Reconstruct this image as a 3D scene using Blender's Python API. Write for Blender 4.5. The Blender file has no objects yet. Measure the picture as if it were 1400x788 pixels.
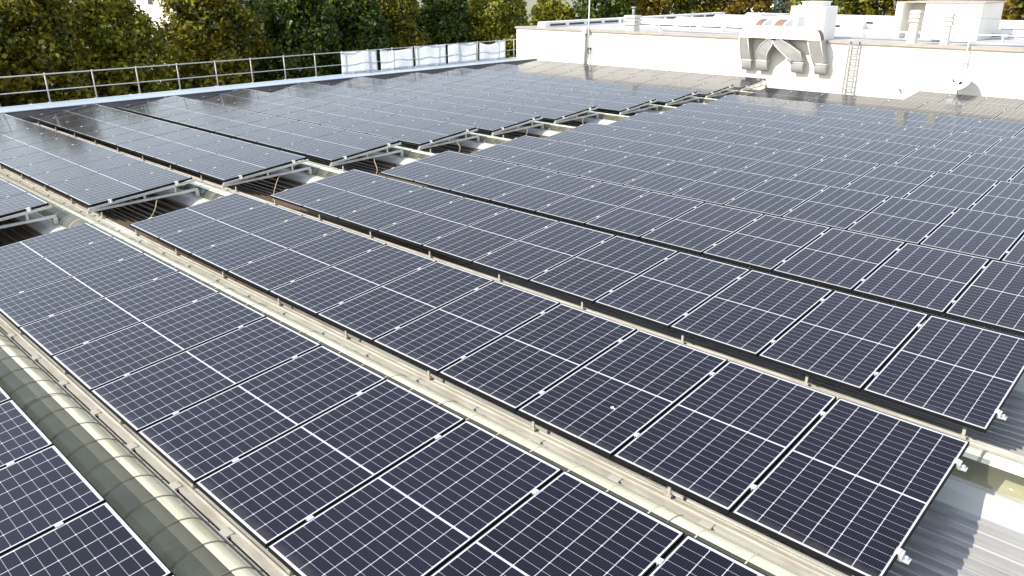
import bpy, math, random
import numpy as np
from mathutils import Vector, Matrix
R = math.radians
random.seed(7)
S = bpy.context.scene
C = S.collection

# ------------------------------------------------------------------ camera, world, sun, exposure
cam_d = bpy.data.cameras.new('camera'); cam = bpy.data.objects.new('camera', cam_d); C.objects.link(cam)
cam_d.sensor_width = 36; cam_d.lens = 1060.49 / 1400 * 36
cam_d.clip_start = .05; cam_d.clip_end = 2000
YAW, PIT, ROL = -.7585, .3738, -.0032
fw = Vector((math.sin(YAW) * math.cos(PIT), math.cos(YAW) * math.cos(PIT), -math.sin(PIT)))
rt = Vector((math.cos(YAW), -math.sin(YAW), 0)); up = rt.cross(fw)
r2 = rt * math.cos(ROL) + up * math.sin(ROL); u2 = up * math.cos(ROL) - rt * math.sin(ROL)
CP = Vector((12.647, -4.447, 3.565))
m = Matrix((r2, u2, -fw)).transposed().to_4x4(); m.translation = CP
cam.matrix_world = m
S.camera = cam

SUN = Vector((-.50, -1, .92)).normalized()          # towards the sun
w = bpy.data.worlds.new('World'); S.world = w; w.use_nodes = True
wn = w.node_tree.nodes; wn.clear()
wo = wn.new('ShaderNodeOutputWorld'); wb = wn.new('ShaderNodeBackground'); sk = wn.new('ShaderNodeTexSky')
sk.sky_type = 'NISHITA'; sk.sun_disc = False
sk.sun_elevation = math.asin(SUN.z); sk.sun_rotation = math.atan2(SUN.x, SUN.y)
sk.air_density = 1.6; sk.dust_density = .6; sk.ozone_density = 1.0
wb.inputs['Strength'].default_value = .15
hs = wn.new('ShaderNodeHueSaturation'); hs.inputs['Saturation'].default_value = .58
w.node_tree.links.new(sk.outputs[0], hs.inputs['Color']); tn = wn.new('ShaderNodeMix'); tn.data_type = 'RGBA'; tn.blend_type = 'MULTIPLY'; tn.inputs[0].default_value = 1; tn.inputs[7].default_value = (1.0, .98, 1.02, 1)
w.node_tree.links.new(hs.outputs[0], tn.inputs[6]); w.node_tree.links.new(tn.outputs[2], wb.inputs[0]); w.node_tree.links.new(wb.outputs[0], wo.inputs[0])
sun_d = bpy.data.lights.new('sun', 'SUN'); sun_d.energy = 3.5; sun_d.angle = R(.53); sun_d.color = (1, .93, .80)
sun = bpy.data.objects.new('sun', sun_d); C.objects.link(sun)
sun.rotation_euler = SUN.to_track_quat('Z', 'Y').to_euler()
sun.location = (0, 0, 40)
S.view_settings.view_transform = 'Standard'; S.view_settings.look = 'None'
S.view_settings.gamma = 1; S.view_settings.use_curve_mapping = False
S.view_settings.exposure = .90

# ------------------------------------------------------------------ helpers
class MB:
    def __init__(s): s.v = []; s.f = []; s.mi = []; s.sm = []
    def quad(s, a, b, c, d, mi=0, sm=False):
        n = len(s.v); s.v += [tuple(a), tuple(b), tuple(c), tuple(d)]; s.f.append((n, n+1, n+2, n+3)); s.mi.append(mi); s.sm.append(sm)
    def hexa(s, p, mi=0):
        n = len(s.v); s.v += [tuple(q) for q in p]
        for f in ((0,3,2,1),(4,5,6,7),(0,1,5,4),(1,2,6,5),(2,3,7,6),(3,0,4,7)):
            s.f.append(tuple(n+i for i in f)); s.mi.append(mi); s.sm.append(False)
        return s
    def box(s, x0, x1, y0, y1, z0, z1, mi=0):
        return s.hexa([(x0,y0,z0),(x1,y0,z0),(x1,y1,z0),(x0,y1,z0),(x0,y0,z1),(x1,y0,z1),(x1,y1,z1),(x0,y1,z1)], mi)
    def bar(s, a, b, wd, ht, upv=(0,0,1), mi=0):
        a = Vector(a); b = Vector(b); d = (b-a).normalized(); U = Vector(upv)
        sd = d.cross(U).normalized() * wd/2; U = sd.cross(d).normalized() * ht/2
        return s.hexa([a-sd-U, a+sd-U, b+sd-U, b-sd-U, a-sd+U, a+sd+U, b+sd+U, b-sd+U], mi)
    def tube(s, pts, r, n=8, mi=0, caps=True):
        pts = [Vector(p) for p in pts]; rs = r if isinstance(r, (list, tuple)) else [r]*len(pts)
        base = len(s.v); pd = None
        for i, p in enumerate(pts):
            d = (pts[min(i+1, len(pts)-1)] - pts[max(i-1, 0)]).normalized()
            if pd is None:
                a = d.orthogonal().normalized()
            else:
                a = (a - d*a.dot(d)).normalized()
            pd = d; b = d.cross(a)
            for k in range(n):
                t = 2*math.pi*k/n; s.v.append(tuple(p + (a*math.cos(t) + b*math.sin(t))*rs[i]))
        for i in range(len(pts)-1):
            for k in range(n):
                s.f.append((base+i*n+k, base+i*n+(k+1)%n, base+(i+1)*n+(k+1)%n, base+(i+1)*n+k)); s.mi.append(mi); s.sm.append(True)
        if caps:
            s.f.append(tuple(base+k for k in reversed(range(n)))); s.mi.append(mi); s.sm.append(False)
            s.f.append(tuple(base+(len(pts)-1)*n+k for k in range(n))); s.mi.append(mi); s.sm.append(False)
        return s
    def extr_x(s, prof, x0, x1, closed=False, mi=0, sm=False, caps=False):
        n = len(s.v); k = len(prof)
        s.v += [(x0, y, z) for y, z in prof] + [(x1, y, z) for y, z in prof]
        for i in range(k if closed else k-1):
            j = (i+1) % k
            s.f.append((n+i, n+k+i, n+k+j, n+j)); s.mi.append(mi); s.sm.append(sm)
        if caps:
            s.f.append(tuple(n+i for i in range(k))); s.mi.append(mi); s.sm.append(False)
            s.f.append(tuple(n+k+i for i in reversed(range(k)))); s.mi.append(mi); s.sm.append(False)
        return s
    def loft(s, secs, mi=0, caps=True, sm=False):
        """secs: list of equal-length vertex rings"""
        n = len(s.v); k = len(secs[0])
        for r in secs: s.v += [tuple(p) for p in r]
        for i in range(len(secs)-1):
            for j in range(k):
                s.f.append((n+i*k+j, n+i*k+(j+1)%k, n+(i+1)*k+(j+1)%k, n+(i+1)*k+j)); s.mi.append(mi); s.sm.append(sm)
        if caps:
            s.f.append(tuple(n+j for j in reversed(range(k)))); s.mi.append(mi); s.sm.append(False)
            e = n+(len(secs)-1)*k
            s.f.append(tuple(e+j for j in range(k))); s.mi.append(mi); s.sm.append(False)
        return s
    def mesh(s, name, mats):
        me = bpy.data.meshes.new(name); me.from_pydata(s.v, [], s.f); me.update()
        for mm in (mats if isinstance(mats, (list, tuple)) else [mats]): me.materials.append(mm)
        me.polygons.foreach_set('material_index', s.mi); me.polygons.foreach_set('use_smooth', s.sm)
        return me
    def build(s, name, mats, parent=None, loc=None):
        return mkobj(name, s.mesh(name, mats), parent, loc)

def mkobj(name, me, parent=None, loc=None):
    o = bpy.data.objects.new(name, me); C.objects.link(o)
    if parent: o.parent = parent
    if loc: o.location = loc
    return o
def tag(o, label, cat, group=None):
    o['label'] = label; o['category'] = cat
    if group: o['group'] = group
    return o
def thing(name, label, cat, loc=(0,0,0), group=None):
    return tag(mkobj(name, None, None, loc), label, cat, group)
def struct(o): o['kind'] = 'structure'; return o

# ------------------------------------------------------------------ materials
class NT:
    def __init__(s, name):
        s.m = bpy.data.materials.new(name); s.m.use_nodes = True; s.n = s.m.node_tree.nodes; s.l = s.m.node_tree.links
        s.p = s.n['Principled BSDF']
    def node(s, t, **k):
        nd = s.n.new(t)
        for a, b in k.items(): setattr(nd, a, b)
        return nd
    def link(s, a, b): s.l.new(a, b)
    def math(s, op, a, b=None, c=None):
        nd = s.node('ShaderNodeMath', operation=op)
        for i, x in enumerate((a, b, c)):
            if x is None: continue
            if isinstance(x, (int, float)): nd.inputs[i].default_value = x
            else: s.link(x, nd.inputs[i])
        return nd.outputs[0]
    def mix(s, f, a, b, blend='MIX'):
        nd = s.node('ShaderNodeMix', data_type='RGBA', blend_type=blend)
        for i, x in ((0, f), (6, a), (7, b)):
            if isinstance(x, (int, float)): nd.inputs[i].default_value = x
            elif isinstance(x, tuple): nd.inputs[i].default_value = (*x, 1)
            else: s.link(x, nd.inputs[i])
        return nd.outputs[2]
    def noise(s, scale, detail=4, rough=.55, coord='Object', vec_scale=None):
        tc = s.node('ShaderNodeTexCoord'); nz = s.node('ShaderNodeTexNoise')
        nz.inputs['Scale'].default_value = scale; nz.inputs['Detail'].default_value = detail; nz.inputs['Roughness'].default_value = rough
        if vec_scale:
            mp = s.node('ShaderNodeMapping'); mp.inputs['Scale'].default_value = vec_scale
            s.link(tc.outputs[coord], mp.inputs[0]); s.link(mp.outputs[0], nz.inputs[0])
        else: s.link(tc.outputs[coord], nz.inputs[0])
        return nz.outputs[0]
    def ramp(s, f, stops):
        nd = s.node('ShaderNodeValToRGB'); cr = nd.color_ramp
        while len(cr.elements) < len(stops): cr.elements.new(.5)
        for e, (p, c) in zip(cr.elements, stops):
            e.position = p; e.color = (*c, 1) if isinstance(c, tuple) else (c, c, c, 1)
        s.link(f, nd.inputs[0]); return nd.outputs[0]
    def set(s, **k):
        for a, b in k.items():
            i = s.p.inputs[a.replace('_', ' ')]
            if isinstance(b, (int, float)): i.default_value = b
            elif isinstance(b, tuple): i.default_value = (*b, 1)
            else: s.link(b, i)
        return s
def simple(name, col, rough=.5, metal=0, var=.15, scale=3, dirt=None, dirt_amt=.4, dscale=1.2, vs=None):
    t = NT(name)
    lo = tuple(c*(1-var) for c in col); hi = tuple(min(1, c*(1+var*.6)) for c in col)
    c = t.ramp(t.noise(scale, vec_scale=vs), [(.3, lo), (.7, hi)])
    if dirt:
        f = t.math('MULTIPLY', t.ramp(t.noise(dscale, 6, .65, vec_scale=vs), [(.45, 0.), (.75, 1.)]), dirt_amt)
        c = t.mix(f, c, dirt)
    t.set(Base_Color=c, Roughness=rough, Metallic=metal)
    return t.m

# photovoltaic glass: 6 x 22 half cells laid out in the panel's own UV
PW, PL = 1.04, 1.888           # panel outer size
GW, GL = PW - .018, PL - .018  # glass
def pv_material():
    t = NT('photovoltaic_glass')
    uv = t.node('ShaderNodeUVMap'); sp = t.node('ShaderNodeSeparateXYZ'); t.link(uv.outputs[0], sp.inputs[0])
    x = t.math('MULTIPLY', sp.outputs[0], GW); y = t.math('MULTIPLY', sp.outputs[1], GL)
    mx, my, cg = .011, .020, .0145
    px = (GW - 2*mx)/6
    xc = t.math('DIVIDE', t.math('SUBTRACT', x, mx), px)           # column coordinate
    ya = t.math('ABSOLUTE', t.math('SUBTRACT', y, GL/2))           # mirrored about the middle band
    py = (GL/2 - my - cg/2)/11
    yc = t.math('DIVIDE', t.math('SUBTRACT', ya, cg/2), py)
    dx = t.math('MULTIPLY', t.math('ABSOLUTE', t.math('SUBTRACT', t.math('FRACT', t.math('ADD', xc, .5)), .5)), px)
    dy = t.math('MULTIPLY', t.math('ABSOLUTE', t.math('SUBTRACT', t.math('FRACT', t.math('ADD', yc, .5)), .5)), py)
    l1 = t.math('LESS_THAN', dx, .0025)
    l2 = t.math('MULTIPLY', t.math('LESS_THAN', dy, .0012), .72)
    # chamfered wafer corners: a diamond at every second row line
    yc2 = t.math('DIVIDE', yc, 2.)
    dy2 = t.math('MULTIPLY', t.math('ABSOLUTE', t.math('SUBTRACT', t.math('FRACT', t.math('ADD', yc2, .5)), .5)), py*2)
    dia = t.math('LESS_THAN', t.math('ADD', dx, dy2), .0085)
    out = t.math('MAXIMUM', t.math('LESS_THAN', xc, 0.), t.math('GREATER_THAN', xc, 6.))
    out = t.math('MAXIMUM', out, t.math('MAXIMUM', t.math('LESS_THAN', yc, 0.), t.math('GREATER_THAN', yc, 11.)))
    white = t.math('MAXIMUM', t.math('MAXIMUM', l1, l2), t.math('MAXIMUM', dia, out))
    # nine bus bars per cell
    bx = t.math('ABSOLUTE', t.math('SUBTRACT', t.math('FRACT', t.math('MULTIPLY', xc, 9.)), .5))
    bus = t.math('MULTIPLY', t.math('LESS_THAN', bx, .055), .22)
    # cell-to-cell and panel-to-panel tint
    wn_ = t.node('ShaderNodeTexWhiteNoise', noise_dimensions='4D')
    cmb = t.node('ShaderNodeCombineXYZ')
    t.link(t.math('FLOOR', xc), cmb.inputs[0]); t.link(t.math('FLOOR', t.math('DIVIDE', t.math('SUBTRACT', y, GL/2), py*1.0)), cmb.inputs[1])
    oi = t.node('ShaderNodeObjectInfo'); t.link(cmb.outputs[0], wn_.inputs['Vector']); t.link(oi.outputs['Random'], wn_.inputs['W'])
    r1 = t.mix(t.math('ADD', t.math('MULTIPLY', wn_.outputs[0], .45), t.math('MULTIPLY', oi.outputs['Random'], .55)), (.0030, .0024, .0058), (.0062, .0050, .0170))
    spk = t.math('MULTIPLY', t.ramp(t.noise(420, 2, .6), [(.62, 0.), (.72, 1.)]), .035)
    r1 = t.mix(spk, r1, (.35, .35, .36))
    r1 = t.mix(bus, r1, (.11, .11, .13))
    col = t.mix(white, r1, (.50, .51, .55))
    # thin dust film with drips towards the low edge
    dn = t.ramp(t.noise(2.3, 5, .6), [(.35, 0.), (.8, 1.)])
    dust = t.math('MULTIPLY', t.math('ADD', t.math('MULTIPLY', dn, .6), t.math('MULTIPLY', oi.outputs['Random'], .5)), .013)
    col = t.mix(dust, col, (.30, .28, .24))
    # silt line along the low edge, broken up by drips
    edge = t.ramp(t.math('SUBTRACT', y, t.math('MULTIPLY', t.noise(14, 4, .6, vec_scale=(1, .25, 1)), .09)), [(0., 1.), (.05, 0.)])
    col = t.mix(t.math('MULTIPLY', edge, .06), col, (.34, .31, .26))
    t.set(Base_Color=col, Roughness=.16, IOR=1.36)
    t.p.inputs['Coat Weight'].default_value = .0
    rr = t.ramp(t.noise(5, 4), [(.3, .085), (.75, .15)])
    t.link(rr, t.p.inputs['Roughness'])
    bp = t.node('ShaderNodeBump'); bp.inputs['Strength'].default_value = .02; bp.inputs['Distance'].default_value = .01
    t.link(t.noise(9, 3), bp.inputs['Height']); t.link(bp.outputs[0], t.p.inputs['Normal'])
    return t.m
M = {}
M['pv'] = pv_material()
M['frame'] = simple('black_anodised_frame', (.012, .012, .013), .7)
M['frame'].node_tree.nodes['Principled BSDF'].inputs['IOR'].default_value = 1.2
M['alu'] = simple('aluminium', (.74, .74, .73), .38, .55, .08, 12)
M['rail'] = simple('galvanised_rail', (.62, .63, .62), .42, .45, .12, 8, (.36, .31, .22), .35, 2.5)
M['kerb'] = simple('cream_kerb_sheet', (.53, .51, .455), .42, .1, .14, 6, (.25, .21, .14), .65, 2.6, (.7, 3, 3))
def trough_mat():
    t = NT('corrugated_roof_metal')
    c = t.ramp(t.noise(2.2, 4, vec_scale=(.4, 1.6, 1)), [(.3, (.36, .355, .345)), (.7, (.44, .435, .425))])
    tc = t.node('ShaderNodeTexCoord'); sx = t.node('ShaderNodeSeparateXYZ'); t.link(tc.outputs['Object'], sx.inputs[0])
    # brown dirt, deepened along the open gap to put the shade there into the colour
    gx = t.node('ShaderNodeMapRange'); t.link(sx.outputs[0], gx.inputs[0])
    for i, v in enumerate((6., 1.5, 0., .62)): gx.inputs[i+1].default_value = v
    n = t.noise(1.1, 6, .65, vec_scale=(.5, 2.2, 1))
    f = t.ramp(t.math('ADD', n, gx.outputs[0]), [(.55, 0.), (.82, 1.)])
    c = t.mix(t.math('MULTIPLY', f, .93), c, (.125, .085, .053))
    st = t.math('MULTIPLY', t.ramp(t.noise(3.0, 5, .6, vec_scale=(.12, 5, 1)), [(.48, 0.), (.70, 1.)]), .35)
    c = t.mix(st, c, (.20, .18, .15))
    t.set(Base_Color=c, Roughness=.30, Metallic=.35)
    return t.m
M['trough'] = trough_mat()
M['slot'] = simple('dark_seal', (.02, .018, .015), .7)
M['black'] = simple('black_rubber', (.02, .02, .02), .6)
M['coping'] = simple('blue_grey_coping', (.40, .46, .52), .40, .15, .06, 2.0)
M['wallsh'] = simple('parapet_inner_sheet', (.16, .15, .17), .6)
M['white'] = simple('white_plaster', (.82, .79, .72), .8, 0, .03, .8, (.56, .53, .46), .30, .7, (1, 1, .25))
M['copingtan'] = simple('tan_coping', (.42, .37, .32), .5, .2)
def tarp_mat():
    t = NT('white_tarpaulin'); t.set(Base_Color=(.86, .88, .90), Roughness=.45)
    tr = t.node('ShaderNodeBsdfTranslucent'); tr.inputs[0].default_value = (.92, .94, .96, 1)
    mx = t.node('ShaderNodeMixShader'); mx.inputs[0].default_value = .78
    t.link(t.p.outputs[0], mx.inputs[1]); t.link(tr.outputs[0], mx.inputs[2]); t.link(mx.outputs[0], t.n['Material Output'].inputs[0])
    return t.m
M['tarp'] = tarp_mat()
M['duct'] = simple('galvanised_duct', (.40, .40, .39), .5, .15, .12, 3, (.45, .43, .38), .3, 1.5)
M['rust'] = simple('rust_red_duct_liner', (.25, .14, .10), .7)
M['whitemetal'] = simple('white_painted_metal', (.78, .78, .76), .45, 0, .05, 3)
M['railing'] = simple('dull_white_railing_paint', (.50, .50, .49), .5, .2, .12, 4)
M['greymetal'] = simple('grey_painted_metal', (.33, .335, .34), .5, .1)
M['louver'] = simple('cream_concrete_louvre', (.68, .67, .58), .7, 0, .08, 4, (.35, .33, .22), .4, 3)
M['roofdeck'] = simple('upper_roof_membrane', (.45, .45, .45), .75, 0, .14, 1.5, (.30, .29, .27), .5, .35)
M['glassdark'] = simple('dark_rooflight_glazing', (.03, .033, .038), .15)
M['bark'] = simple('bark', (.10, .075, .055), .9, 0, .35, 6)
M['cable'] = simple('tan_cable_sheath', (.46, .36, .18), .6)
M['housewall'] = simple('pale_render', (.72, .70, .66), .85, 0, .06, .6)
M['tile'] = simple('terracotta_roof_tile', (.30, .15, .10), .8, 0, .25, 1.5)
M['ground'] = simple('dry_ground', (.20, .20, .14), .95, 0, .3, .08, (.34, .31, .25), .7, .03)
M['dish'] = simple('white_dish', (.80, .80, .79), .4, 0, .03, 3)

def skylight_mat():
    t = NT('yellowed_fibreglass')
    c = t.ramp(t.noise(1.6, 5, .6, vec_scale=(.6, 2.2, 2.2)), [(.25, (.38, .39, .31)), (.55, (.46, .46, .38)), (.8, (.56, .55, .45))])
    f = t.math('MULTIPLY', t.ramp(t.noise(7, 6, .7), [(.52, 0.), (.72, 1.)]), .4)
    c = t.mix(f, c, (.24, .22, .11))
    t.set(Base_Color=c, Roughness=.07, IOR=1.52)
    t.p.inputs['Coat Weight'].default_value = .4; t.p.inputs['Coat Roughness'].default_value = .03
    tr = t.node('ShaderNodeBsdfTransparent'); tr.inputs[0].default_value = (.95, .94, .86, 1)
    lw = t.node('ShaderNodeFresnel'); lw.inputs['IOR'].default_value = 1.45
    mx = t.node('ShaderNodeMixShader')
    t.link(t.math('SUBTRACT', 1., t.math('MULTIPLY', t.math('SUBTRACT', 1., lw.outputs[0]), .88)), mx.inputs[0])
    t.link(tr.outputs[0], mx.inputs[1]); t.link(t.p.outputs[0], mx.inputs[2])
    t.link(mx.outputs[0], t.n['Material Output'].inputs[0])
    return t.m
def band_mat():
    t = NT('yellowed_lit_band')
    c = t.ramp(t.noise(2.2, 6, .65, vec_scale=(.5, 3, 3)), [(.25, (.46, .43, .28)), (.48, (.66, .63, .45)), (.75, (.78, .75, .58))])
    t.set(Base_Color=c, Roughness=.16)
    t.p.inputs['Coat Weight'].default_value = .5; t.p.inputs['Coat Roughness'].default_value = .04
    return t.m
M['lining'] = band_mat()
M['void'] = simple('grey_green_well_floor', (.60, .60, .44), .6, 0, .22, 2.2)
M['flashing'] = simple('pale_flashing_sheet', (.52, .51, .46), .45, .1, .06, 2, (.30, .28, .22), .3, 1.5, (.3, 4, 1))
M['skylight'] = skylight_mat()

def leaf_mat(name, stops, mixcol, mixamt=.5):
    t = NT(name)
    g = t.node('ShaderNodeNewGeometry')
    c = t.ramp(g.outputs['Random Per Island'], stops)
    f = t.math('MULTIPLY', t.ramp(t.noise(.55, 3), [(.42, 0.), (.62, 1.)]), mixamt)
    c = t.mix(f, c, mixcol)
    t.set(Base_Color=c, Roughness=.5)
    tr = t.node('ShaderNodeBsdfTranslucent'); t.link(c, tr.inputs[0])
    mx = t.node('ShaderNodeMixShader'); mx.inputs[0].default_value = .42
    t.link(t.p.outputs[0], mx.inputs[1]); t.link(tr.outputs[0], mx.inputs[2])
    t.link(mx.outputs[0], t.n['Material Output'].inputs[0])
    return t.m
L = {
 'green':  leaf_mat('dark_green_leaves', [(0, (.010, .028, .004)), (.6, (.030, .062, .007)), (1, (.18, .25, .022))], (.15, .17, .014), .45),
 'olive':  leaf_mat('olive_turning_leaves', [(0, (.014, .030, .004)), (.55, (.062, .080, .007)), (1, (.46, .42, .028))], (.38, .29, .020), .55),
 'golden': leaf_mat('golden_autumn_leaves', [(0, (.040, .050, .006)), (.45, (.18, .16, .012)), (1, (.42, .32, .028))], (.32, .18, .022), .6),
 'russet': leaf_mat('russet_autumn_leaves', [(0, (.060, .052, .008)), (.5, (.24, .16, .018)), (1, (.42, .24, .033))], (.20, .18, .020), .5),
 'silver': leaf_mat('silver_blue_needles', [(0, (.06, .085, .075)), (.5, (.13, .17, .15)), (1, (.22, .26, .23))], (.10, .13, .11), .5),
 'lime':   leaf_mat('yellow_green_leaves', [(0, (.030, .055, .005)), (.5, (.13, .16, .012)), (1, (.46, .45, .034))], (.40, .30, .022), .45),
 'shade':  leaf_mat('shade_darkened_leaves', [(0, (.008, .020, .004)), (.6, (.020, .042, .006)), (1, (.06, .09, .012))], (.03, .05, .008), .5),  # leaf colour darkened to stand in for shadow between the front crowns
}

# ------------------------------------------------------------------ layout numbers
DP, WR, HR = 2.4955, 1.8806, .1685        # row pitch, row depth on plan, rise of the far edge
P = 1.06                                   # panel pitch along a row
TILT = math.atan2(HR, WR)
GAPX = -1.68                               # far block ends here, near block starts at 0
X_L, X_R = -13.43, 22.
WALLY = 24.9
def row_y(k): return (k-3)*DP
def row_shift(k): return 0.45 if k >= 9 else 0.0

# ------------------------------------------------------------------ setting: ground, roof
g = MB(); g.quad((-900,-900,-8),(900,-900,-8),(900,900,-8),(-900,900,-8))
struct(g.build('ground', M['ground']))

def trough_prof():
    """corrugated valley between two rooflight kerbs: ribs run along the rows"""
    base = [(.114,-.215),(.22,-.262),(.42,-.345),(.75,-.425),(1.05,-.440),(1.35,-.410),(1.55,-.350),(1.66,-.306)]
    ys = [b[0] for b in base]; zs = [b[1] for b in base]
    out = []
    y = ys[0]
    pitch = .136
    while y < ys[-1]-.02:
        for dy, dz in ((0,0),(.052,0),(.060,.005),(.068,0),(.096,0),(.103,.030),(.122,.030),(.131,0)):
            yy = y+dy
            if yy > ys[-1]: break
            out.append((yy, float(np.interp(yy, ys, zs))+dz))
        y += pitch
    out.append((1.663, -.307))
    return out
TP = trough_prof()
for k in range(0, 13):
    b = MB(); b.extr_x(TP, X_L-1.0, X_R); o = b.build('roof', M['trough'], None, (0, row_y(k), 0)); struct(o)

# barrel rooflights between the rows, with ribs, and the kerb rail beside them
NA = 14
def arc(scale=1., dz=0., i0=0, i1=NA):
    c0, a, z0, hh = -.305, .240, -.235, .160
    return [(c0 + a*scale*math.cos(math.pi - math.pi*i/NA), z0 + hh*(scale+dz)*math.sin(math.pi*i/NA)) for i in range(i0, i1+1)]
def skylight_glazing(x0, x1, ribs):
    """one barrel sheet along the row; where ribs is False the ribs are pressed into the same sheet"""
    xs = [(x0, 1.)]
    if not ribs:
        x = x0 + .2
        while x < x1 - .1:
            xs += [(x-.022, 1.), (x-.008, 1.04), (x+.008, 1.04), (x+.022, 1.)]; x += .39
    xs.append((x1, 1.))
    b = MB(); k = NA+1
    for x, sc in xs: b.v += [(x, y, z) for y, z in arc(sc)]
    for i in range(len(xs)-1):
        for j in range(NA):
            b.f.append((i*k+j, (i+1)*k+j, (i+1)*k+j+1, i*k+j+1)); b.mi.append(0); b.sm.append(True)
    return b
ordn = ['', 'first','second','third','fourth','fifth','sixth','seventh','eighth','ninth','tenth','eleventh','twelfth','thirteenth']
sk_l = {2: 'yellowed ribbed barrel rooflight with grey sky reflections in the bottom left corner',
        3: 'long cream barrel rooflight between the second and third panel rows from bottom left'}
L_ = X_R - X_L
for k in range(1, 13):
    lab = sk_l.get(k, 'cream barrel rooflight on the near side of the %s panel row' % ordn[k])
    t = thing('barrel_rooflight', lab, 'skylight', (X_L, row_y(k), 0), 'barrel rooflights between the panel rows')
    skylight_glazing(-.8, L_, k in (2, 3)).build('glazing', M['skylight'], t)
    if k in (2, 3):
        x = 10.3 if k == 3 else 13.3
        rm = MB().tube([(0, y, z+.001) for y, z in arc(1.0)], .010 if k == 2 else .007, 6).mesh('rib', M['skylight' if k == 2 else 'lining'])
        rm2 = MB().tube([(0, y, z+.001) for y, z in arc(1.0)], .007, 6).mesh('rib', M['skylight'])
        while x < 28:
            mkobj('rib', rm, t, (x + random.uniform(-.01,.01), 0, 0))
            if random.random() < .22: mkobj('rib', rm2, t, (x + random.uniform(.03,.2), 0, 0))
            x += .39
    f = MB(); f.extr_x([(y, z+.002) for y, z in arc(1.012, 0, {2: 8, 3: 7}.get(k, 5), NA)], -.8, L_, sm=True); f.build('yellowed_lit_band', M['lining'], t)  # yellowed strip added on the outside to paint the sunlit crest bright
    f = MB(); f.box(-.8, L_, -.55, -.07, -.40, -.285); f.build('well', M['void'], t)
    f = MB(); f.box(-.8, L_, -.600, -.553, -.30, -.205); f.build('kerb', M['kerb'], t)
    f = MB(); f.extr_x([(-.838, -.309), (-.70, -.245), (-.602, -.214)], -.8, L_); f.build('flashing', M['flashing'], t)
    # kerb rail: flat beam top between rooflight and valley
    lab = 'pale kerb rail with dark slots on the near side of the %s panel row' % ordn[k]
    t = thing('kerb_rail', lab, 'roof rail', (X_L, row_y(k), 0), 'kerb rails along the rooflights')
    f = MB(); f.hexa([(-.8,-.020,-.30),(L_,-.020,-.30),(L_,.114,-.30),(-.8,.114,-.30),(-.8,-.020,-.182),(L_,-.020,-.182),(L_,.114,-.198),(-.8,.114,-.198)])
    f.box(-.8, L_, .040, .050, -.2, -.178); f.box(-.8, L_, .106, .118, -.25, -.188)
    f.build('rail', M['kerb'], t)
    f = MB(); f.box(-.8, L_, -.066, -.050, -.30, -.186); f.build('glazing_bar', M['kerb'], t)
    f = MB(); f.box(-.8, L_, -.0495, -.0205, -.30, -.215); f.build('slot', M['slot'], t)
    if k <= 7:
        bm = MB().box(-.05, .05, -.048, .012, -.2, -.1775).mesh('bracket', M['kerb'])
        x = .35
        while x < (28 if k < 5 else 14): mkobj('bracket', bm, t, (x, 0, 0)); x += .84
        fm = MB().box(-.026, .026, .060, .095, -.193, -.160).box(-.013, .013, .070, .085, -.1599, -.090).mesh('foot', M['kerb'])
        x = .6
        while x < (26 if k < 6 else 13): mkobj('foot', fm, t, (x, 0, 0)); x += 1.43 if k < 5 else 2.86

# parapet on the far left, coping carries the guard railing
t = thing('parapet', 'long low parapet with blue grey metal coping under the railing on the left', 'parapet', (-14.7, 10, 0))
f = MB(); f.hexa([(-.05,-24,.135),(1.27,-24,.155),(1.27,14.9,.155),(-.05,14.9,.135),(-.05,-24,.165),(1.27,-24,.175),(1.27,14.9,.175),(-.05,14.9,.165)])
for yj in np.arange(-22, 14, 3.0): f.box(-.055, 1.275, yj-.03, yj+.03, .14, .180)
f.build('coping', M['coping'], t)
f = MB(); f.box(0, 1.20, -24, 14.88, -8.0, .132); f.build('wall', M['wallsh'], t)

# ------------------------------------------------------------------ solar panels
def panel_meshes():
    lip, th = .009, .035
    f = MB()
    x1, y1 = PW, PL
    for (a0,a1,b0,b1) in ((0,lip,0,y1),(x1-lip,x1,0,y1),(lip,x1-lip,0,lip),(lip,x1-lip,y1-lip,y1)):
        f.box(a0,a1,b0,b1,-th,.0015)
    fr = f.mesh('frame', M['frame'])
    g = MB(); g.box(lip, x1-lip, lip, y1-lip, -.008, 0)
    gm = g.mesh('glass', M['pv'])
    uvl = gm.uv_layers.new(name='UVMap')
    for lp in gm.loops:
        v = gm.vertices[lp.vertex_index].co
        uvl.data[lp.index].uv = ((v.x-lip)/GW, (v.y-lip)/GL)
    c = MB(); c.box(-.022, .022, -.026, .026, .002, .0060); c.box(-.006, .006, -.026, .026, -.03, .002); c.tube([(0,0,.005),(0,0,.010)], .007, 6)
    cm = c.mesh('clamp', M['rail'])
    e = MB(); e.box(-.024, .012, -.032, .032, .002, .007); e.box(.004, .030, -.032, .032, -.045, .0018); e.box(.030, .075, -.028, .028, -.045, -.036); e.tube([(.05,0,-.036),(.05,0,-.012)], .012, 6)
    em = e.mesh('end_clamp', M['alu'])
    return fr, gm, cm, em
FR, GM, CM, EM = panel_meshes()
def proj(p):
    d = Vector(p) - CP; z = d.dot(fw)
    if z < .1: return None
    return 700 + 1060.49*d.dot(r2)/z, 394 - 1060.49*d.dot(u2)/z
def in_frame(x, k, mg):
    q = [proj((x+a, row_y(k)+b, h)) for a, b, h in ((0,0,0),(P,0,0),(0,WR,HR),(P,WR,HR))]
    if any(v is None for v in q): return False
    xs = [v[0] for v in q]; ys = [v[1] for v in q]
    return max(xs) > -mg and min(xs) < 1400+mg and max(ys) > -mg and min(ys) < 788+mg
dropping = (3, 8)
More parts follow.
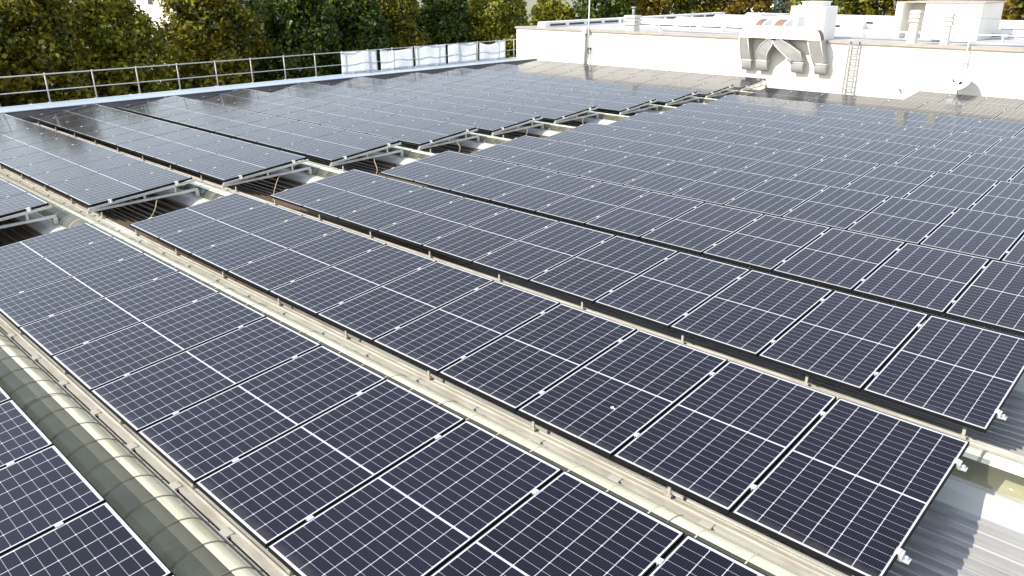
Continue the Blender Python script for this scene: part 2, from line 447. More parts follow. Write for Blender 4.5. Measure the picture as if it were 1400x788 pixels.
def add_panel(x, k, label, last, first, mirror=False):
    t = thing('solar_panel', label, 'solar panel', (x, row_y(k), 0), 'solar panels on the roof')
    t.rotation_euler = (TILT + random.uniform(-.0012,.0012), random.uniform(-.0012,.0012), 0)
    mkobj('frame', FR, t); mkobj('glass', GM, t)
    for yy in (.35, 1.57):
        if not last: mkobj('clamp', CM, t, (PW+.01, yy, 0))
        else: mkobj('clamp', EM, t, (PW, yy, 0))
        if first:
            o = mkobj('clamp', EM, t, (0, yy, 0)); o.scale = (-1, 1, 1)
    return t
for k in range(1, 13):
    # near block
    vis = [i for i in range(11) if in_frame(i*P, k, 0)]
    for i in range(11):
        x = i*P + .01
        if k == 12 and i < 4: continue
        if not in_frame(i*P, k, 110): continue
        if k == 1:
            lab = 'solar panel in the bottom left corner row, %s from the left frame edge' % ordn[1 + max(0, i - vis[0])] if i in vis else 'solar panel of the bottom left corner row just beyond the frame, number %d' % i
        elif (k, i) == dropping:
            lab = 'solar panel with a white bird dropping, third row from bottom left'
        elif k == 12:
            lab = 'solar panel in the short row against the white wall, %s from its left end' % ordn[i-3]
        else:
            lab = 'solar panel, near block, %s row from bottom left, %s right of gap' % (ordn[k], ordn[i+1])
        add_panel(x, k, lab, i == 10, i == 0 or (k == 12 and i == 4))
    # far block beyond the open gap, counted leftwards from the gap
    for i in range(11):
        x = GAPX + row_shift(k) - (i+1)*P + .01
        if not in_frame(x, k, 110): continue
        lab = 'solar panel, far block, %s row from bottom left, %s left of gap' % (ordn[k], ordn[i+1])
        add_panel(x, k, lab, i == 0, i == 10)
f = MB()
f.tube([(0,0,0),(0,0,.004)], [.017,.012], 9); f.tube([(.028,-.006,0),(.028,-.006,.003)], [.010,.007], 8)
o = f.build('bird_dropping', M['white'], None, (8*P+.66, row_y(3)+.55*math.cos(TILT), .55*math.sin(TILT)+.002))
o.rotation_euler = (TILT,0,0); tag(o, 'small white bird dropping on a dark panel in the third row from bottom left', 'bird dropping')

# ------------------------------------------------------------------ support frames and rails under the rows
def support_frame(x, k, label, cabled=False):
    t = thing('support_frame', label, 'mounting frame', (x, row_y(k), 0), 'triangular support frames at the row ends')
    a = (0, -.03, -.064); b = (0, WR+.03, HR-.062)
    f = MB(); f.bar((0,-.06,-.098), (0, WR+.06, -.068), .045, .042); f.build('base_rail', M['rail'], t)
    f = MB(); f.bar(a, b, .04, .040); f.build('sloped_rail', M['rail'], t)
    f = MB(); f.bar((-.025, 1.52,-.052), (-.025, 1.52, .075), .03, .04, (0,1,0)); f.build('strut', M['rail'], t)
    f = MB(); f.bar((-.025, .95,-.058), (-.025, .95, .025), .03, .04, (0,1,0)); f.build('strut', M['rail'], t)
    f = MB(); f.box(-.035,.035, WR+.0, WR+.07, -.20,-.090); f.build('foot', M['rail'], t)
    f = MB(); f.box(-.035,.035, -.07, -.005, -.140,-.1195); f.build('foot', M['rail'], t)
    return t
for k in range(2, 13):
    xg = GAPX + row_shift(k) + .012
    support_frame(xg, k, 'aluminium support frame at the gap end of far block row, %s from bottom left' % ordn[k])
    if 3 <= k <= 8:
        z0 = -.08; ys = 1.15
        pts = []
        for s in range(9):
            q = s/8; pts.append((xg+.05+.9*q+.04*math.sin(9*q+k), row_y(k)+ys-.75*q+.05*math.sin(7*q+k*2), z0 - .30*math.sin(q*1.5)))
        o = MB().tube(pts, .008, 6).build('cable', M['cable']); 
        tag(o, 'thin tan cable hanging into the valley below the %s far block row' % ordn[k], 'cable', 'cables in the open gap')
# ------------------------------------------------------------------ guard railing with tarpaulins
posts = [3.55 + 1.385*i for i in range(-6, 5)] + [10.47,11.85,13.22,14.51,15.78,17.06,18.33,19.58,20.85,22.12,23.38,24.62]
t = thing('guard_railing', 'pale two rail guard railing along the left roof edge before the trees', 'railing', (-14.72, 3.55, .165))
for yp in posts:
    f = MB(); f.tube([(0, yp-3.55, -.005), (0, yp-3.55, .875)], .021, 8); f.box(-.06,.06, yp-3.55-.05, yp-3.55+.05, 0, .012)
    f.tube([(0, yp-3.55, .86), (0, yp-3.55, .89)], .028, 8)
    f.build('post', M['railing'], t)
f = MB(); f.tube([(.03, -12, .855), (.03, 21.2, .855)], .018, 8); f.build('top_rail', M['railing'], t)
f = MB(); f.tube([(.03, -12, .375), (.03, 21.2, .375)], .015, 8); f.build('middle_rail', M['railing'], t)
tl = ['leftmost of the white tarpaulins tied to the railing, next to the bare rails', 'white tarpaulin second from left on the railing, top edge sagging at its right',
      'middle white tarpaulin of five tied to the railing', 'white tarpaulin fourth from left on the railing, creased at the posts', 'rightmost white tarpaulin on the railing, top edge sagging deepest, near the white wall']
for n, (a, b) in enumerate(((14.40,16.19),(16.37,18.15),(18.31,20.07),(20.2,22.02),(22.19,23.98))):
    f = MB(); nx, nz = 22, 9; vs = {}
    sag = (.02, .10, .02, .03, .16)[n]
    for i in range(nx+1):
        for j in range(nz+1):
            u = i/nx; v = j/nz
            hgt = .84*v - (sag*(math.sin(math.pi*min(1,u*1.35 if n==4 else u))**1 if u*1.35 < 1 or n != 4 else 0))*v
            wv = .026*math.sin(u*7+n) + .010*math.sin(u*15+v*2+n*2) + .012*math.sin(v*3-u*5+n)
            vs[i,j] = (-14.72+.055+wv*(.4+.6*math.sin(math.pi*u)), a+(b-a)*u, .17+.02+hgt)
    f.v = [vs[i,j] for i in range(nx+1) for j in range(nz+1)]
    for i in range(nx):
        for j in range(nz):
            q = i*(nz+1)+j; f.f.append((q, q+nz+1, q+nz+2, q+1)); f.mi.append(0); f.sm.append(True)
    o = f.build('tarpaulin', M['tarp']); tag(o, tl[n], 'tarpaulin', 'white tarpaulins on the railing')
    sm = o.modifiers.new('thickness', 'SOLIDIFY'); sm.thickness = .003

# ------------------------------------------------------------------ upper white building
RZ = 1.50
t = thing('white_building', 'large low white building with tan coping standing beyond the panels', 'building', (-14.8, WALLY, 0))
f = MB(); f.box(0, 60, 0, 19.5, -8, 1.53); f.build('wall', M['white'], t)
f = MB(); f.box(-.06, 60, -.06, .30, 1.532, 1.62); f.box(-.06, .24, .302, 19.5, 1.532, 1.60); f.build('coping', M['copingtan'], t)
f = MB(); f.box(.242, 60, .302, 19.4, 1.525, 1.545); f.build('roof', M['roofdeck'], t)
# long low rooflight strips with dark slots
def shed(x0, x1, y, axis='x'):
    f = MB()
    if axis == 'x':
        f.extr_x([(y,1.545),(y,1.72),(y+.35,1.86),(y+.75,1.545)], x0, x1, True, caps=True); b = f.build('roof_light', M['whitemetal'], t, (14.8-14.8, 0, 0))
        gls = MB(); x = x0+.3
        while x < x1-1.2: gls.box(x, x+1.05, y-.012, y-.002, 1.60, 1.70); x += 1.3
    else:
        f.hexa([(y,x0,1.545),(y+.5,x0,1.545),(y+.5,x1,1.545),(y,x1,1.545),(y+.05,x0,1.80),(y+.5,x0,1.80),(y+.5,x1,1.80),(y+.05,x1,1.80)]); b = f.build('roof_light', M['whitemetal'], t)
        gls = MB(); x = x0+.4
        while x < x1-1.4: gls.box(y+.502, y+.512, x, x+1.2, 1.60, 1.70); x += 1.5
    gls.build('pane', M['glassdark'], b)
shed(1.2, 19.0, .30, 'y')
for y in (5.2, 9.4, 13.6, 17.4): shed(3.0, 13.2, y)
for y in (6.5, 11.0, 15.5): shed(15.6, 50, y)

# ventilation duct hung on the wall
t = thing('ventilation_duct', 'galvanised ventilation duct with four bent outlets hanging on the white wall', 'duct', (-1, WALLY, 1))
def ring_rect(cx, cy, cz, hx, hy, ax='x'):
    return None
def duct_path(pts, w_, d_, mi=0):
    """flat duct following (x,z) points; w_ widths across the path in plan of the wall, d_ (y0,y1)"""
    f = MB(); secs = []
    for i, (x, z) in enumerate(pts):
        a = Vector(pts[max(i-1,0)]); b = Vector(pts[min(i+1,len(pts)-1)]); d = (b-a).normalized(); n_ = Vector((-d.y, d.x))
        ww = w_[i] if isinstance(w_, (list,tuple)) else w_
        y0, y1 = d_[i] if isinstance(d_, list) else d_
        A = Vector((x,z)) + n_*ww/2; B = Vector((x,z)) - n_*ww/2
        secs.append([(A.x,y0,A.y),(A.x,y1,A.y),(B.x,y1,B.y),(B.x,y0,B.y)])
    f.loft(secs); return f
def flange(f, x0, x1, y0, y1, z, h=.03):
    f.box(x0-.02, x1+.02, y0-.02, y1+.02, z-h/2, z+h/2)
D0, D1 = -.62, -.12      # front and back of the ducts, measured from the wall
def seams(f, pts, w_, d_):
    for sg in (-1, 1):
        q = []
        for i, (x, z) in enumerate(pts):
            a = Vector(pts[max(i-1,0)]); b = Vector(pts[min(i+1,len(pts)-1)]); d = (b-a).normalized(); n_ = Vector((-d.y, d.x))
            A = Vector((x,z)) + n_*sg*(w_[i]/2+.004); q.append((A.x, d_[i][0]-.006, A.y))
        f.tube(q, .017, 5)
def leg(pts, w_):
    n = len(pts); z0, z1 = pts[0][1], pts[-1][1]
    d_ = [(D0 + .30*((z0-p[1])/(z0-z1))**1.0, D1) for p in pts]
    o = put(duct_path(pts, w_, d_), 'outlet_leg', 'duct')
    f = MB(); seams(f, pts, w_, d_); f.build('seam', M['whitemetal'], o)
def put(f, name, mat, z=0): return f.build(name, M[mat], t, (1, 0, -1))
f = MB(); f.box(-2.15, .22, D0, D1, 1.63, 2.06); put(f, 'main_duct', 'whitemetal')
f = MB()
for x in (-1.95, -1.72, -.93, .06): f.box(x-.010, x+.010, D0-.008, D1, 1.625, 2.065)
put(f, 'joint_flange', 'greymetal')
# left elbow and outlet
arc = [(-2.15, 1.845), (-2.22, 1.80), (-2.255, 1.70), (-2.255, 1.55)]
secs = []
f = MB()
def elbow(x_in, sgn, zc0, zc1, wleg):
    """quarter bend from the horizontal duct down into a leg"""
    secs = []
    n = 7; hgt = zc1-zc0
    for i in range(n+1):
        a = math.pi/2*i/n
        # inner pivot at (x_in, zc0), outer radius hgt -> blends to leg width
        ro = hgt*(1-i/n) + wleg*(i/n)
        ox = x_in + sgn*ro*math.sin(a); oz = zc0 + ro*math.cos(a)
        secs.append([(ox,D0,oz),(ox,D1,oz),(x_in,D1,zc0-.001*i),(x_in,D0,zc0-.001*i)])
    return secs
f.loft(elbow(-2.15, -1, 1.63, 2.06, .34)); put(f, 'elbow', 'whitemetal')
leg([(-2.32,1.62),(-2.31,1.2),(-2.27,.78)], [.34,.36,.40])
f = MB(); f.loft(elbow(.22, 1, 1.63, 2.06, .46)); put(f, 'elbow', 'whitemetal')
leg([(.45,1.62),(.52,1.2),(.66,.80)], [.46,.44,.42])
for sgn, xi, wl, a0, a1 in ((1, .22, .46, 3, 7), (-1, -2.15, .34, 2, 5)):
    sc_ = elbow(xi, sgn, 1.63, 2.06, wl); f = MB()
    for i in range(a0, a1):
        p, q = Vector(sc_[i][0]), Vector(sc_[i+1][0]); p2, q2 = Vector(sc_[i][1]), Vector(sc_[i+1][1]); o_ = Vector((sgn*.006, 0, .006))
        f.quad(p+o_+Vector((0,.03,0)), q+o_+Vector((0,.03,0)), q2+o_+Vector((0,-.2,0)), p2+o_+Vector((0,-.2,0)))
    put(f, 'rusty_patch', 'rust')
# trouser piece
leg([(-1.24,1.60),(-1.28,1.48),(-1.50,1.25),(-1.62,1.02),(-1.63,.78)], [.26,.30,.40,.44,.44])
leg([(-1.00,1.60),(-.92,1.48),(-.60,1.25),(-.28,1.02),(-.22,.80)], [.26,.30,.40,.44,.44])
# outlet mouths turned towards the wall
for (x, z, ww) in ((-2.27,.78,.40),(-1.63,.78,.44),(-.22,.80,.44),(.66,.80,.42)):
    f = MB(); secs = []; dd = D0+.30
    for i in range(6):
        a = math.pi/2*.8*i/5
        yy = D1 - (D1-dd)*math.cos(a)
        secs.append([(x-ww/2, yy, z-.40*math.sin(a)), (x+ww/2, yy, z-.40*math.sin(a)), (x+ww/2, D1, z-.12*math.sin(a)), (x-ww/2, D1, z-.12*math.sin(a))])
    f.loft(secs); o = put(f, 'outlet_mouth', 'duct')
    f = MB(); f.box(x-ww/2-.02, x+ww/2+.02, dd-.02, D1, z-.012, z+.016); f.build('flange', M['whitemetal'], o)
# two bends rising behind the main duct to the roof unit
for x0, x1 in ((-2.25,-1.85),(-1.50,-1.02)):
    f = MB(); secs = []
    for i in range(8):
        a = math.pi/2*i/7; y = .75 - .95*math.sin(a); z = 1.98 + .30*math.cos(a) if False else 1.86 + .42*math.cos(a)
        y = .70 - (.70-D1+.02)*math.sin(a)
        yi = .70 - (.70-D1+.02-.30)*math.sin(a); zi = 1.60 + .30*math.cos(a)
        secs.append([(x0,y,z),(x1,y,z),(x1,.70,1.62),(x0,.70,1.62)])
    f.loft(secs, caps=True); o = put(f, 'roof_bend', 'whitemetal')
    f = MB()
    for i in range(1, 7):
        a = math.pi/2*i/7; a2 = math.pi/2*(i+1)/7
        q = lambda aa, xx: (xx, .70-(.70-D1+.02)*math.sin(aa) - .004, 1.864+.42*math.cos(aa))
        f.quad(q(a,x0+.06), q(a2,x0+.06), q(a2,x1-.06), q(a,x1-.06))
    f.build('rusty_patch', M['rust'], o)
f = MB(); f.box(-2.12,-1.94, D0-.004, D0-.001, 1.90, 2.05); 

t = thing('ventilation_unit', 'stepped white ventilation unit with a grey hatch on the upper roof behind the duct', 'ventilation unit', (-.6, WALLY+1.1, RZ))
f = MB(); f.box(-.75,.62, 0, 1.1, .045, 1.24); f.build('casing', M['whitemetal'], t)
f = MB(); f.box(-.38,.38, .15, .95, 1.242, 1.38); f.box(-.42,.42,.11,.99,1.382,1.41); f.build('cap', M['whitemetal'], t)
f = MB(); f.box(-1.3,-.752, .1, 1.0, .045, .87); f.build('side_casing', M['whitemetal'], t)
f = MB(); f.box(-.40,-.16,-.015,-.002,.50,.86); f.build('hatch', M['greymetal'], t)
t = thing('ventilation_cabinet', 'low white cabinet on the upper roof left of the stepped ventilation unit', 'cabinet', (-2.35, WALLY+1.7, RZ))
f = MB(); f.box(-.5,.45,0,.8,.045,.85); f.build('casing', M['whitemetal'], t); f = MB(); f.box(-.54,.49,-.04,.84,.852,.90); f.build('lid', M['greymetal'], t)

# ladder
t = thing('wall_ladder', 'narrow grey steel ladder leaning up the white wall to the roof', 'ladder', (1.7, WALLY-.10, -.1))
for x in (-.16, .16):
    f = MB(); f.bar((x, -.04, -.08), (x*.95, -.02, 1.74), .045, .05, (0,1,0)); f.build('stile', M['greymetal'], t)
for i in range(9):
    z = .08+.19*i; f = MB(); f.tube([(-.15,-.035,z),(.15,-.035,z)], .020, 6); f.build('rung', M['greymetal'], t)

# mast and pipe at the left of the wall
t = thing('antenna_mast', 'tall thin white mast fixed to the left part of the white wall', 'mast', (-10.2, WALLY-.12, .3))
f = MB(); f.tube([(.0,0,.1),(-.02,0,2.0),(.02,0,5.4)], [.032,.030,.022], 8); f.build('pole', M['whitemetal'], t)
for z in (.5, 1.2): f = MB(); f.box(-.05,.05,.02,.12,z-.03,z+.03); f.build('wall_bracket', M['greymetal'], t)
pts = [(.13+.11*math.cos(a)*(1-.01*i), -.03-.004*i, .42+.13*math.sin(a)) for i, a in enumerate(np.linspace(0, 4*math.pi, 40))]
o = MB().tube(pts, .012, 6).build('cable_coil', M['black'], None, (-10.2, WALLY-.10, .3)); tag(o, 'coil of dark cable hung on the wall beside the thin mast', 'cable')
t = thing('downpipe', 'grey downpipe with a white head running down the left part of the white wall', 'pipe', (-10.42, WALLY-.10, 0))
f = MB(); f.tube([(.0,0,1.66),(.0,0,.2),(.05,-.02,-.15)], .055, 10); f.build('pipe', M['greymetal'], t)
f = MB(); f.box(-.11,.11,-.10,.08,1.45,1.70); f.build('head', M['whitemetal'], t)

# louvred vents on the upper roof
def louvre(x, y, z1, wd, label, pipe=False):
    t = thing('roof_vent', label, 'vent', (x, y, RZ), 'louvred roof vents')
    h = z1-RZ; f = MB(); f.box(-wd*.36, wd*.36, -wd*.36, wd*.36, .045, h-.02); f.build('shaft', M['louver'], t)
    for i in range(3):
        zt = h - i*.14
        f = MB(); f.hexa([(-wd/2,-wd/2,zt-.10),(wd/2,-wd/2,zt-.10),(wd/2,wd/2,zt-.10),(-wd/2,wd/2,zt-.10),(-wd*.42,-wd*.42,zt),(wd*.42,-wd*.42,zt),(wd*.42,wd*.42,zt),(-wd*.42,wd*.42,zt)])
        f.build('louvre', M['louver'], t)
    if pipe:
        f = MB(); f.tube([(.02,0,h),(.02,0,h+.30)], .06, 10); f.build('flue', M['greymetal'], t)
        f = MB(); f.tube([(.02,0,h+.30),(.02,0,h+.34),(.02,0,h+.36)], [.11,.11,.04], 10); f.build('cowl', M['greymetal'], t)
louvre(-8.3, WALLY+.55, 2.26, .62, 'cream louvred roof vent topped by a round flue, before the autumn trees', True)
louvre(3.33, WALLY+.75, 2.68, .36, 'tall louvred roof vent standing before the left side of the white penthouse')
louvre(4.38, WALLY+.75, 2.60, .32, 'slimmer louvred roof vent before the right half of the white penthouse')

t = thing('roof_penthouse', 'white flat roofed penthouse block on the upper roof at the top right', 'penthouse', (3.4, WALLY+4.1, RZ))
f = MB(); f.box(-.9, 1.05, .25, 3.2, .045, 1.34); f.build('block', M['white'], t)
f = MB(); f.box(-1.85,-1.60, -.1, 3.2, .045, 1.37); f.box(-1.598,-.902, 1.2, 3.2, .045, 1.30); f.build('side_wing', M['white'], t)
f = MB(); f.box(-1.598, 1.10, .20, 3.25, 1.342, 1.39); f.build('roof_slab', M['copingtan'], t)

# antenna mast with yagi and dish
t = thing('television_antenna', 'white aerial pole with thin yagi antennas on the wall at the right', 'antenna', (5.35, WALLY-.15, .6))
f = MB(); f.tube([(0,0,.0),(0,0,1.95)], .022, 8); f.build('pole', M['whitemetal'], t)
def yagi(z, dirx, diry, n, ln):
    f = MB(); d = Vector((dirx,diry,0)).normalized(); s_ = Vector((-d.y,d.x,0))
    f.tube([Vector((0,-.03,z)), Vector((0,-.03,z))+d*ln], .009, 5)
    for i in range(n):
        p = Vector((0,-.03,z)) + d*ln*(i+.5)/n; f.tube([p-s_*.16, p+s_*.16], .006, 5)
    f.build('yagi', M['greymetal'], t)
yagi(1.90, 1, -.2, 8, .75); yagi(.62, -.9, .15, 5, .35); yagi(.50, 1, .1, 5, .30)
t = thing('satellite_dish', 'white satellite dish low on the white wall above the right panels', 'satellite dish', (5.42, WALLY-.42, .50))
f = MB(); n = 22; rings = []
for j in range(6):
    r_ = .36*j/5; rings.append([(r_*math.cos(2*math.pi*i/n), r_*.92*math.sin(2*math.pi*i/n), .50*(r_*r_)) for i in range(n)])
f.loft([r for r in rings[1:]], caps=False, sm=True); f.f.append(tuple(range(n))); f.mi.append(0); f.sm.append(True)
o = f.build('reflector', M['dish'], t); o.rotation_euler = SUN.to_track_quat('Z','Y').to_euler(); o.rotation_euler = Vector((-.35,-.8,.75)).to_track_quat('Z','Y').to_euler()
sm = o.modifiers.new('thickness', 'SOLIDIFY'); sm.thickness = .012
f = MB(); f.tube([(0,.04,-.08),(-.02,.25,-.2),(0,.42,-.15)], .024, 8); f.build('wall_arm', M['whitemetal'], t)
f = MB(); f.tube([(.0,-.05,-.33),(-.12,-.42,.10)], .012, 6); f.tube([(-.10,-.38,.07),(-.16,-.44,.17)], .035, 8); f.build('receiver_arm', M['greymetal'], t)
t = thing('wall_spout', 'tiny dark spout on the white wall right of the ladder', 'spout', (3.45, WALLY-.01, .1))
f = MB(); f.tube([(0,0,0),(0,-.16,.03)], .035, 8); f.build('pipe', M['greymetal'], t)

# thin guard rails and pipes on the upper roof
for n_, (x0, x1, y) in enumerate(((-9.6,-3.2,WALLY+2.2),(-13.5,-4.2,WALLY+6.8),(.8,12,WALLY+3.0))):
    t = thing('roof_rail', ('low white rail on the upper roof between the louvred vent and the duct','low white rail further back on the upper roof, left part','low white rail on the upper roof before the penthouse')[n_], 'rail', (x0, y, RZ))
    x = 0
    while x < x1-x0+.01:
        f = MB(); f.bar((x,0,.045),(x,0,.36),.04,.04,(0,1,0)); f.bar((x,0,.30),(x+.0,.30,.05),.03,.03,(1,0,0)); f.build('post', M['whitemetal'], t); x += 1.6
    f = MB(); f.bar((-.1,0,.34),(x1-x0,0,.34),.05,.04); f.build('rail', M['whitemetal'], t)

for n_, (x0, y0, x1, y1, lab) in enumerate(((-7.2, 1.3, -2.9, 1.2, 'thin grey pipe along the upper roof edge left of the duct'),
        (.9, 1.7, 9.5, 2.1, 'thin grey pipe on the upper roof running behind the slim louvred vents'),
        (5.0, 1.1, 8.2, 1.5, 'short grey pipe on the upper roof right of the aerial pole'))):
    o = MB().tube([(0,0,.12), ((x1-x0)*.45, (y1-y0)*.5+.06, .12), (x1-x0, y1-y0, .12), (x1-x0+.02, y1-y0+.02, .05)], .045, 8).build('roof_pipe', M['greymetal'], None, (x0, WALLY+y0, RZ+.02))
    tag(o, lab, 'pipe')
# ------------------------------------------------------------------ trees
def tree_mesh(seed, rx, rz, nclump, nleaf, size, kind):
    """crown centred on the origin, spread of small leaf faces through its volume"""
    rg = np.random.default_rng(seed)
    pts = []
    n = 0
    while n < nclump:
        p = rg.uniform(-1, 1, 3); d = np.linalg.norm(p)
        if kind == 'round':
            d = (math.hypot(p[0], p[1])**2.6 + abs(p[2])**(3.4 if p[2] > 0 else 2.6))**(1/2.6)
        if d > 1 or d < .42: continue
        if kind == 'cone':
            zz = (p[2]+1)/2; sc = 1.15*(1-zz)**.8+.05
        else: 
            zz = p[2]; sc = 1.06 - .42*max(0, zz)**1.2 if zz > -.2 else .95
        bump = 1 + .16*math.sin(3*math.atan2(p[1],p[0])+seed+4*p[2]) + .10*math.sin(7*p[2]+5*math.atan2(p[1],p[0]))
        pts.append((p[0]*rx*sc*bump, p[1]*rx*sc*bump, p[2]*rz*(1+.06*math.sin(5*p[0]+seed)))); n += 1
    cl = np.array(pts)
    cr = rg.uniform(.35, .85, nclump)*(.75 if kind == 'cone' else 1)
    c = np.repeat(cl, nleaf, 0); rr = np.repeat(cr, nleaf)
    off = rg.normal(0, 1, (len(c), 3)); off /= np.linalg.norm(off, axis=1)[:,None]
    pos = c + off*(rr*rg.uniform(.35,1,len(c))**.6)[:,None]*np.array([1,1,.85])
    N = len(pos)
    nrm = off*.7 + rg.normal(0,.6,(N,3)) + np.array([0,0,.35]); nrm /= np.linalg.norm(nrm,axis=1)[:,None]
    ref = rg.normal(0,1,(N,3)); a = np.cross(nrm, ref); a /= np.linalg.norm(a,axis=1)[:,None]; b = np.cross(nrm,a)
    s = (size*rg.uniform(.6,1.35,N))[:,None]
    V = np.empty((N,4,3)); V[:,0] = pos+a*s; V[:,1] = pos+b*s*.62; V[:,2] = pos-a*s*.9; V[:,3] = pos-b*s*.62
    V[:,1] += nrm*s*.15; V[:,3] += nrm*s*.15
    me = bpy.data.meshes.new('crown')
    me.vertices.add(N*4); me.vertices.foreach_set('co', V.ravel())
    me.loops.add(N*4); me.loops.foreach_set('vertex_index', np.arange(N*4))
    me.polygons.add(N); me.polygons.foreach_set('loop_start', np.arange(0,N*4,4)); me.polygons.foreach_set('loop_total', np.full(N,4))
    me.update(); me.validate()
    return me
def trunk_mb(h, r, seed, rx):
    rg = random.Random(seed); f = MB()
    f.tube([(0,0,0),(.05,.02,h*.3),(-.04,.05,h*.6),(.02,0,h*.92)], [r,r*.8,r*.5,r*.15], 9)
    for i in range(9):
        z = h*rg.uniform(.22,.8); a = rg.uniform(0,6.28); l = rx*rg.uniform(.5,.85)
        f.tube([(0,0,z),(math.cos(a)*l*.5,math.sin(a)*l*.5,z+l*.35),(math.cos(a)*l,math.sin(a)*l,z+l*.85)], [r*.35,r*.2,r*.06], 6)
    return f
cache = {}
def tree(x, y, ztop, rx, var, mat, label, group, zb=-8, cb=-6.6, size=.12, nc=300, nl=55, kind='round'):
    rz = (ztop-cb)/2
    t = thing('tree', label, 'tree', (x, y, zb), group)
    trunk_mb(ztop-zb-.6, .20, hash((x,y)) % 999, rx).build('trunk', M['bark'], t)
    me = tree_mesh(var, rx, rz, nc, nl, size, kind); me.materials.append(L[mat])
    o = mkobj('crown', me, t, (0, 0, cb+rz-zb))
    return t
GL_ = 'trees in the row beyond the railing'
TX = -29.
rows = [(-6.5,4.4,2.7,'olive','olive tree beyond the railing outside the left edge'),
 (-1.6,4.4,2.6,'olive','dark tree beyond the railing just outside the left edge'),
 (3.0,4.9,2.35,'green','dark leafy tree at the far left edge beyond the railing'),
 (7.3,4.7,2.15,'olive','second tree from the left edge, olive and yellow topped, beyond the railing'),
 (11.2,4.0,2.0,'lime','golden green tree left of the pale gap in the tree row'),
 (16.4,4.7,2.3,'olive','olive tree with russet tints right of the pale gap in the tree row'),
 (21.2,4.2,2.25,'green','dense green tree behind the left end of the tarpaulins'),
 (25.1,4.2,2.0,'green','dark green tree behind the second tarpaulin'),
 (28.9,4.4,2.1,'olive','olive tree behind the middle tarpaulin'),
 (33.0,3.9,2.1,'green','deep green tree behind the fourth tarpaulin'),
 (37.0,4.3,2.2,'lime','yellow green tree behind the last tarpaulin, left of the wall corner')]
for n_, (y, zt, rx) in enumerate(((1.2,2.9,2.6),(7.0,3.0,2.6),(12.0,2.0,2.2),(18.5,2.2,2.2),(23.2,2.9,2.7),(29.0,2.9,2.8),(34.5,2.8,2.8),(41.0,2.8,2.8))):  # row added to fill the gaps between front crowns with shadow-dark leaves
    tree(-35.5 - .6*math.sin(n_*2.3), y, zt, rx, 71+n_, 'shade', 'dark tree added for shadow between the front crowns, second row, %s from left' % ordn[n_+1], 'dark trees added for shadow behind the front row', size=.16, nc=220, nl=80)
for n_, (y, zt, rx, mt, lab) in enumerate(rows):
    tree(TX - .8*math.sin(n_*1.7), y, zt, rx, 11+n_, mt, lab, GL_, size=.125, nc=330, nl=105)
# beyond the upper building
bk = [(-33.0,44,3.6,1.9,'silver','cone','silver blue conifer behind the corner of the white building'),
 (-27.2,42,2.6,2.5,'lime','round','yellow green tree behind the left end of the white building beside the mast'),
 (-23.8,44,6.0,2.4,'green','round','tall dark tree right of the thin mast'),
 (-24.6,50,6.0,2.4,'golden','round','golden tree behind the louvred vent with a flue'),
 (-22.2,54,6.0,2.6,'olive','round','dark olive tree right of the louvred vent with a flue'),
 (-19.3,56,6.0,2.8,'russet','round','russet autumn tree left of the silvery conifer'),
 (-19.5,64,5.0,1.8,'silver','cone','silvery conifer in the background left of the duct'),
 (-13.0,58,6.0,3.0,'lime','round','broad yellow green tree behind the ventilation duct'),
 (-9.6,60,6.0,2.8,'olive','round','olive green tree behind the ventilation unit'),
 (-5.2,58,6.0,3.0,'russet','round','russet tree right of the ventilation unit'),
 (-1.2,58,6.0,2.8,'golden','round','golden tree left of the white penthouse'),
 (2.4,58,6.0,2.8,'russet','round','russet tree behind the white penthouse'),
 (7.6,50,2.3,1.6,'lime','round','small yellow green tree at the top right corner')]
for n_, (x, y, zt, rx, mt, kd, lab) in enumerate(bk):
    tree(x, y, zt, rx, 40+n_, mt, lab, 'trees beyond the white building', size=.17 if kd == 'round' else .13, nc=300, nl=45, kind=kd)

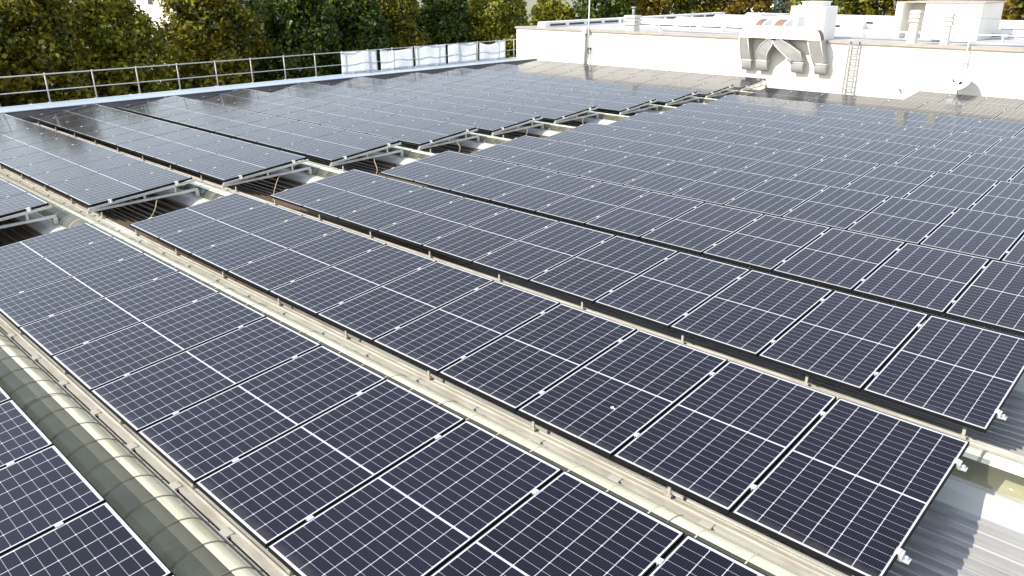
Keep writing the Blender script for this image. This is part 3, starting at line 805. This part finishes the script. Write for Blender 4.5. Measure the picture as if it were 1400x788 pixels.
# ------------------------------------------------------------------ houses far behind
def house(x0, x1, y0, y1, h, label, tiled=True):
    t = thing('house', label, 'house', ((x0+x1)/2, (y0+y1)/2, -8), 'houses beyond the trees')
    a, b = (x1-x0)/2, (y1-y0)/2
    f = MB(); f.box(-a,a,-b,b,0,h); f.build('wall', M['housewall'], t)
    f = MB()
    f.hexa([(-a-.5,-b-.5,h+.002),(a+.5,-b-.5,h+.002),(a+.5,b+.5,h+.002),(-a-.5,b+.5,h+.002),(-a*.15,-b*.6,h+1.8),(a*.15,-b*.6,h+1.8),(a*.15,b*.6,h+1.8),(-a*.15,b*.6,h+1.8)] if tiled else
           [(-a-.3,-b-.3,h+.002),(a+.3,-b-.3,h+.002),(a+.3,b+.3,h+.002),(-a-.3,b+.3,h+.002),(-a-.3,-b-.3,h+.3),(a+.3,-b-.3,h+.3),(a+.3,b+.3,h+.3),(-a-.3,b+.3,h+.3)])
    f.build('roof', M['tile'] if tiled else M['greymetal'], t)
    nz = int(h//3); 
    for fl in range(nz):
        yy = -b+1.5
        while yy < b-1.5:
            f = MB(); f.box(a+.002, a+.05, yy, yy+1.1, fl*3+1, fl*3+2.4); w_ = f.build('window', M['whitemetal'], t)
            f = MB(); f.box(a+.052, a+.06, yy+.08, yy+1.02, fl*3+1.08, fl*3+2.32); f.build('pane', M['glassdark'], w_); yy += 3.2
        xx = -a+1.5
        while xx < a-1.5:
            f = MB(); f.box(xx, xx+1.1, -b-.05, -b-.002, fl*3+1, fl*3+2.4); w_ = f.build('window', M['whitemetal'], t)
            f = MB(); f.box(xx+.08, xx+1.02, -b-.06, -b-.052, fl*3+1.08, fl*3+2.32); f.build('pane', M['glassdark'], w_); xx += 3.2
house(-62,-48, 6, 20, 6.5, 'pale house behind the left trees, glimpsed through the leaves', True)
house(-66,-50, 24, 40, 12, 'tall pale house seen in the gap between the trees on the left', False)
house(-36,-24, 78, 90, 10, 'pale house with a terracotta roof behind the silvery conifer', True)
house(9, 24, 62, 76, 11.0, 'white house at the top right corner behind the penthouse', False)
house(8.5, 22, 52, 58, 8.4, 'low house with a brown tiled roof at the top right corner', True)
